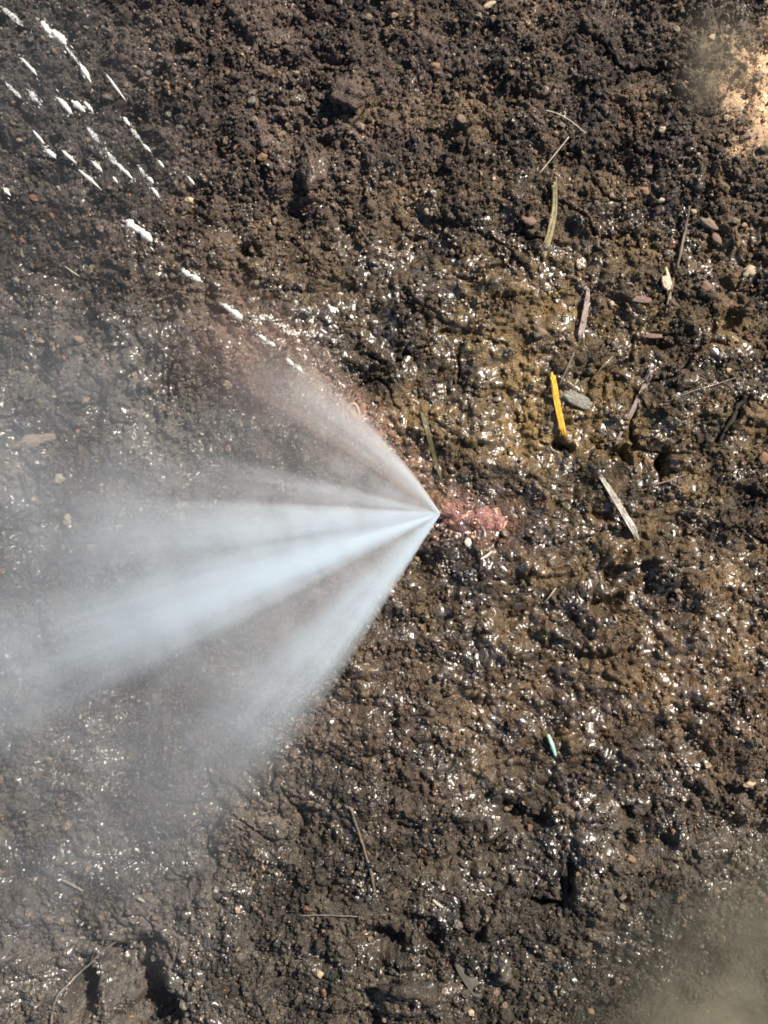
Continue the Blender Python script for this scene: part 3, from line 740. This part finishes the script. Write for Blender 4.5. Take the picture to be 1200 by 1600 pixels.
# name, photo point aimed at, length px, w0 mm, spread, rise deg, vertical spread, bend, K, p, edge, streak, fade0, skew, turb
JETS = [
 ('core_jet',   (300, 938), 980, 1.3, 0.165, 9, 0.080, 0.05, 12.0, 1.25, 1.1, 0.35, 0.10, 0, 0.2),
 ('core_jet',   (450, 886), 640, 1.0, 0.095, 9, 0.060, 0.05, 17.0, 1.28, 1.3, 0.4, 0.05, 0, 0.0),
 ('side_jet',   (300, 850), 780, 1.3, 0.190, 11, 0.080, 0.02, 5.8, 1.25, 0.7, 0.4, 0.10, -0.5, 0.25),
 ('side_jet',   (410, 746), 480, 0.8, 0.100, 10, 0.05, 0.10, 4.0, 1.15, 1.2, 0.4, 0.10, 0, 0.2),
 ('lower_jet',  (480, 1000), 700, 1.3, 0.200, 8, 0.07, 0.10, 7.5, 1.28, 0.9, 0.35, 0.10, 0.9, 0.2),
 ('edge_jet',   (553, 980), 520, 1.0, 0.085, 8, 0.06, 0.10, 7.0, 1.28, 1.0, 0.3, 0.05, 0, 0.15),
 ('upper_jet',  (555, 660), 420, 1.3, 0.18, 8, 0.07, 1.0, 7.5, 1.28, 0.9, 0.35, 0.06, -0.6, 0.25),
 ('fringe_jet', (480, 600), 620, 1.0, 0.27, 6, 0.09, 0.5, 3.3, 1.15, 0.9, 0.5, 0.12, 0, 0.5),
 ('veil',       (360, 930), 760, 1.5, 0.74, 7, 0.10, 0.0, 3.9, 1.22, 0.5, 0.25, 0.06, 0, 0.35),
 ('veil',       (500, 740), 440, 1.5, 0.60, 7, 0.10, 0.0, 3.6, 1.20, 0.6, 0.25, 0.06, 0, 0.35),
]
for k, (nm, aim, Lp, w0, a, rise, bb, bend, K, p, edge, streak, fade0, skew, turb) in enumerate(JETS):
    L = Lp * MM; w0 *= 0.001
    d = at(*aim, 0) - at(686, 803, 0); az = math.atan2(d.y, d.x)
    par = (L, w0, a, 0.0012, bb, bend, -0.25)
    o = link(nm, jet_mesh(*par), jet_mat('jet_%s' % nm, *par, K, p, edge, streak, fade0, seed=3.3 * k, skew=skew, turb=turb, col=(0.80, 0.62, 0.54) if 'fringe' in nm else (0.78, 0.79, 0.81) if nm == 'veil' else (0.86, 0.93, 0.985)), spray)
    o.rotation_euler = (0, -R(rise), az)

# drifting mist over the left side of the soil
def mist(name, label, c, rad, K, scale, lo, hi, rotz=0, col=(0.74, 0.79, 0.84), inner=0.25):
    bm = bmesh.new(); bmesh.ops.create_icosphere(bm, subdivisions=4, radius=1.0)
    me = bpy.data.meshes.new(name); bm.to_mesh(me); bm.free()
    m = bpy.data.materials.new(name); m.use_nodes = True; t = NT(m); t.n.clear()
    out = t.n.new('ShaderNodeOutputMaterial'); pv = t.n.new('ShaderNodeVolumePrincipled'); t.l.new(pv.outputs[0], out.inputs['Volume'])
    pv.inputs['Color'].default_value = col + (1,); pv.inputs['Anisotropy'].default_value = 0.1
    tc = t.n.new('ShaderNodeTexCoord').outputs['Object']
    vl = t.n.new('ShaderNodeVectorMath'); vl.operation = 'LENGTH'; t.l.new(tc, vl.inputs[0])
    q = t.ramp(vl.outputs['Value'], inner, 1.0, 1.0, 0.0)
    gp = t.n.new('ShaderNodeNewGeometry').outputs['Position']
    d = t.m('MULTIPLY', t.m('MULTIPLY', q, K), t.ramp(t.noise(gp, scale, 4, 0.6), lo, hi, 0.25, 1.75))
    t.l.new(d, pv.inputs['Density']); m.cycles.volume_step_rate = 1.0
    o = link(name, me, m); o.location = c; o.scale = rad; o.rotation_euler = (0, 0, R(rotz))
    return tag(o, label, None, None, 'stuff')
mist('mist', 'thin grey mist of water drifting over the soil at the left', at(60, 980, 0.05), (0.27, 0.33, 0.052), 5.0, 14, 0.30, 0.70)

mist('mist', 'murky greenish grey mist hanging over the mud in the lower right corner', at(1290, 1700, 0.04), (0.26, 0.22, 0.045), 20.0, 22, 0.32, 0.68, 35, (0.50, 0.48, 0.38), 0.15)
mist('mist', 'cool faint mist around the flying drops in the upper left corner', at(60, 200, 0.05), (0.16, 0.17, 0.05), 0.9, 18, 0.35, 0.65)
mist('mist', 'faint greenish mist over the soil left of the painted sun patch', at(1125, 95, 0.02), (0.045, 0.06, 0.015), 28.0, 30, 0.35, 0.65, 0, (0.50, 0.45, 0.35), 0.0)

# ------------------------------------------------------------------ water drops
m, t, b = new_mat('white_water')
tc = t.n.new('ShaderNodeNewGeometry').outputs['Position']
b.inputs['Base Color'].default_value = (0.80, 0.79, 0.73, 1); b.inputs['Roughness'].default_value = 0.12; b.inputs['IOR'].default_value = 1.33
b.inputs['Transmission Weight'].default_value = 0.35; b.inputs['Coat Weight'].default_value = 0.4
M_WATER = m
m, t, b = new_mat('thin_water')
b.inputs['Base Color'].default_value = (0.8, 0.84, 0.86, 1); b.inputs['Roughness'].default_value = 0.15; b.inputs['IOR'].default_value = 1.33
b.inputs['Transmission Weight'].default_value = 0.75; b.inputs['Coat Weight'].default_value = 0.4
M_FAINT = m
M_SOFT, t, b = new_mat('broken_water')
b.inputs['Base Color'].default_value = (0.85, 0.88, 0.90, 1); b.inputs['Roughness'].default_value = 0.2; b.inputs['IOR'].default_value = 1.33
gp = t.n.new('ShaderNodeNewGeometry').outputs['Position']
t.l.new(t.ramp(t.noise(gp, 800, 3, 0.65), 0.40, 0.66, 0.0, 0.6), b.inputs['Alpha'])
m, t, b = new_mat('clear_water')
b.inputs['Base Color'].default_value = (0.95, 0.98, 1, 1); b.inputs['Roughness'].default_value = 0.03; b.inputs['IOR'].default_value = 1.33; b.inputs['Transmission Weight'].default_value = 1.0
M_CLEAR = m

def drop_mesh(L, prof, seed=0):
    """string of water along +X; prof: list of (u, radius m)"""
    rr = random.Random(seed); n = 22; sides = 10; V = []; F = []
    us = [q[0] for q in prof]; rs = [q[1] for q in prof]
    for i in range(n + 1):
        u = i / n; rad = float(np.interp(u, us, rs)); rad *= 1 + 0.5 * mnoise.noise(Vector((u * 5, seed * 3.1, 0))) + 0.12 * mnoise.noise(Vector((u * 15, seed * 3.1, 3)))
        rad *= (1 - abs(2 * u - 1) ** 3) * 0.7 + 0.3
        oy = 0.25 * rad * mnoise.noise(Vector((u * 4, seed * 1.7, 5)))
        cap = math.sqrt(max(0.0, 1 - (2 * u - 1) ** 10))
        for j in range(sides):
            a = 2 * math.pi * j / sides; V.append((u * L, oy + math.cos(a) * rad * max(cap, 0.02), math.sin(a) * rad * max(cap, 0.02)))
    for i in range(n):
        for j in range(sides):
            k = (j + 1) % sides; F.append((i * sides + j, (i + 1) * sides + j, (i + 1) * sides + k, i * sides + k))
    F.append(tuple(range(sides - 1, -1, -1))); F.append(tuple(n * sides + j for j in range(sides)))
    return mesh_from(V, F, True, 'drop')
def drop(p0, p1, widths, label, z=0.03, seed=0, cat='water drop', group='flying water drops at the upper left'):
    a = at(*p0, z); c = at(*p1, z); d = c - a
    k = len(widths); prof = [(i / max(1, k - 1), widths[i] * MM / 2 * 0.88) for i in range(k)]
    soft = 'faint' in label or 'ragged' in label or 'thread' in label
    prof = [(u, r * (1.2 if soft else 0.92)) for u, r in prof]
    o = link('water_drop', drop_mesh(d.length, prof, seed), M_SOFT if soft else M_WATER)
    me = o.data; bm = bmesh.new(); bm.from_mesh(me); q = random.Random(seed + 500)
    wmax = max(w for _, w in prof)
    for _ in range(16 if soft else 9):     # fine beads torn off along the drop, part of the same body of water
        u = q.uniform(-0.25, 1.3); rad = q.uniform(0.10, 0.22) * wmax
        mt = Matrix.Translation((u * d.length, q.gauss(0, 0.75) * wmax, q.gauss(0, 0.3) * wmax)) @ Matrix.Diagonal((q.uniform(1.5, 4.5), 1, 1, 1))
        bmesh.ops.create_icosphere(bm, subdivisions=1, radius=rad, matrix=mt)
    bm.to_mesh(me); bm.free(); me.polygons.foreach_set('use_smooth', [True] * len(me.polygons))
    o.location = a; o.rotation_euler = (0, 0, math.atan2(d.y, d.x))
    return tag(o, label, cat, group)
G = 'thin stretched water drop among the many flying at the upper left'
DROPS = [
 ((64,33),(80,55),[10,13,11,8],'round headed water drop leading the long broken string at the top left'),
 ((80,46),(104,70),[9,17,15,7],'fat water drop, thickest of the long broken string at the top left'),
 ((98,66),(126,104),[5,3.5,3,3.5],'thread of water joining the fat drop to the one below it'),
 ((124,98),(143,130),[5,11,9,3],'pear shaped water drop ending the long broken string at the top left'),
 ((33,90),(58,118),[6,8,8,4],'stubby water drop left of the long broken string'),
 ((165,115),(197,158),[3,5,5,3],'long thin water drop right of the long broken string'),
 ((90,152),(113,178),[7,13,13,6],'plump water drop, leftmost of the row of three'),
 ((111,156),(133,175),[6,12,12,7],'plump water drop, middle one of the row of three'),
 ((131,158),(146,175),[5,7,6,3],'small water drop, rightmost of the row of three'),
 ((51,203),(70,226),[4,6,4,3],'thin water drop ahead of the short bright one at the left'),
 ((70,232),(88,248),[6,9,10,5],'short bright water drop, left end of the lower line'),
 ((96,234),(120,256),[4,7,6,3],'slender water drop following the short bright one'),
 ((122,264),(160,298),[4,7,5,2],'long slender water drop beside a reddish speck'),
 ((143,251),(160,268),[5,7,7,4],'yellow edged short water drop amid the lower line'),
 ((136,198),(155,222),[4,7,7,4],'ragged water drop below the row of three'),
 ((164,232),(184,260),[3,5,8,8],'ragged water drop in the middle of the central string'),
 ((182,255),(208,280),[8,8,6,4],'bright tail drop at the end of the central string'),
 ((192,182),(203,197),[4,7,7,4],'small water drop high on the right hand string'),
 ((205,200),(222,222),[4,5,5,3],'faint water drop in the middle of the right hand string'),
 ((222,224),(236,238),[3,6,6,3],'small bright water drop low on the right hand string'),
 ((216,258),(228,278),[2,5,4,2],'tiny faint water drop above the twin lower drops'),
 ((230,276),(240,286),[4,8,7,4],'round little water drop, upper of the twin lower drops'),
 ((236,292),(250,310),[4,8,6,3],'curved little water drop, lower of the twin lower drops'),
 ((247,250),(256,262),[3,5,5,3],'lone tiny water drop right of the strings'),
 ((293,275),(304,289),[3,5,5,3],'lone yellowish water drop above the seed shaped pebble'),
 ((5,294),(17,306),[5,9,7,3],'lone water drop at the left edge under the strings'),
 ((176,276),(184,286),[4,5,5,3],'small crooked water drop beneath the central string'),
 ((0,8),(38,42),[4,7,8,3],'faint broad water drop in the very top left corner'),
 ((8,128),(34,154),[3,5,6,3],'faint water drop near the left edge below the stubby one'),
 ((44,140),(60,160),[4,8,9,5],'ragged pale water drop left of the row of three'),
 ((196,344),(220,364),[16,17,13,13],'biggest white water drop hanging alone over the upper left soil'),
 ((217,357),(238,378),[12,15,16,10],'bulging lower half of the biggest white drop pair'),
 ((284,422),(298,432),[11,12,11,9],'second biggest water drop, upper half of its pair'),
 ((297,429),(314,440),[9,12,13,9],'rounded lower half of the second biggest drop pair'),
 ((348,475),(361,486),[9,11,11,8],'round white drop at the start of the splash line'),
 ((360,484),(379,499),[8,13,14,9],'oval white drop next in the splash line'),
 ((404,524),(416,532),[9,11,10,7],'round white drop below the splash line'),
 ((420,535),(430,541),[7,9,9,6],'small white drop right below the splash line'),
 ((447,561),(459,571),[7,10,9,6],'white drop over the pinkish mist edge'),
 ((463,573),(472,580),[7,9,9,6],'lowest white drop over the pinkish mist edge'),
]
for k, (a, c, w, lab) in enumerate(DROPS):
    z = 0.05 if a[1] < 320 else 0.035
    drop(a, c, w, lab, z, k)
# the splash line: a ragged rope of white water
pts = [(392,493),(402,500),(414,495),(424,498),(436,508),(450,516),(462,520),(474,521),(484,524),(490,516)]
V = []; F = []
bm = bmesh.new()
rr = random.Random(5)
for (a, c) in zip(pts[:-1], pts[1:]):
    for s in range(26):
        u = s / 26; px = a[0] + (c[0] - a[0]) * u + rr.gauss(0, 3.2); py = a[1] + (c[1] - a[1]) * u + rr.gauss(0, 3.6)
        rad = (0.35 + 2.2 * rr.random() ** 3) * MM
        mt = Matrix.Translation(at(px, py, 0.016 + rr.uniform(0, 0.003))) @ Matrix.Rotation(rr.uniform(0, 3), 4, 'Z') @ Matrix.Diagonal((rr.uniform(1, 2.2), 1, 0.8, 1))
        bmesh.ops.create_icosphere(bm, subdivisions=1, radius=rad, matrix=mt)
me = bpy.data.meshes.new('splash'); bm.to_mesh(me); bm.free(); me.polygons.foreach_set('use_smooth', [True] * len(me.polygons))
tag(link('water_splash', me, M_WATER), 'ragged white rope of splashing water above the pinkish mist edge', 'water splash')
# bubbles by the foot of the spray
for (px, py, r_, lab) in ((681, 869, 7, 'clear bubble, upper of the two beside the foot of the spray'), (672, 880, 10, 'larger clear bubble, lower of the two beside the foot of the spray')):
    bm = bmesh.new(); bmesh.ops.create_uvsphere(bm, u_segments=20, v_segments=12, radius=r_ * MM)
    me = bpy.data.meshes.new('bubble'); bm.to_mesh(me); bm.free(); me.polygons.foreach_set('use_smooth', [True] * len(me.polygons))
    o = link('bubble', me, M_CLEAR); o.location = on(px, py, r_ * MM * 0.6); tag(o, lab, 'bubble')
# fine spray drops, far too many to count
def spray_points(n):
    P = []; Rt = []; Sc = []
    edges = [((-343, 330), 6, 0.030, 300, 0.22), ((-176, -220), 4, 0.022, 430, 0.13), ((-260, -130), 13, 0.05, 700, 0.30), ((-276, -20), 14, 0.06, 430, 0.10), ((-230, 190), 14, 0.08, 420, 0.18)]
    ws = np.array([e[4] for e in edges]); ws /= ws.sum()
    for _ in range(n):
        e = edges[rng.choice(len(edges), p=ws)]
        az = math.atan2(e[0][1], e[0][0]) + R(rng.normal(0, e[1]))
        rr_ = (0.10 + 0.95 * rng.random() ** 0.9) * e[3] * MM
        el = R(rng.normal(7, 3.2))
        d = Vector((math.cos(el) * math.cos(az), math.cos(el) * math.sin(az), math.sin(el)))
        p = APEX + d * rr_; p.z -= 0.25 * rr_ * rr_
        P.append(p); Rt.append((0, -el, az)); s = rng.uniform(0.00006, 0.00015) * (1 + 1.2 * rng.random() ** 8)
        Sc.append((s * rng.uniform(1.2, 3.5), s, s))
    return np.array(P), np.array(Rt), np.array(Sc)
P, Rt, Sc = spray_points(38000)
scatter('spray_droplets', P, Sc, Rt, None, None, rng.integers(0, 2, len(P)), [crumb_mesh(80 + k, 1, 0.1) for k in range(2)], M_WATER,
        'countless tiny water droplets flung out along the edges of the spray')
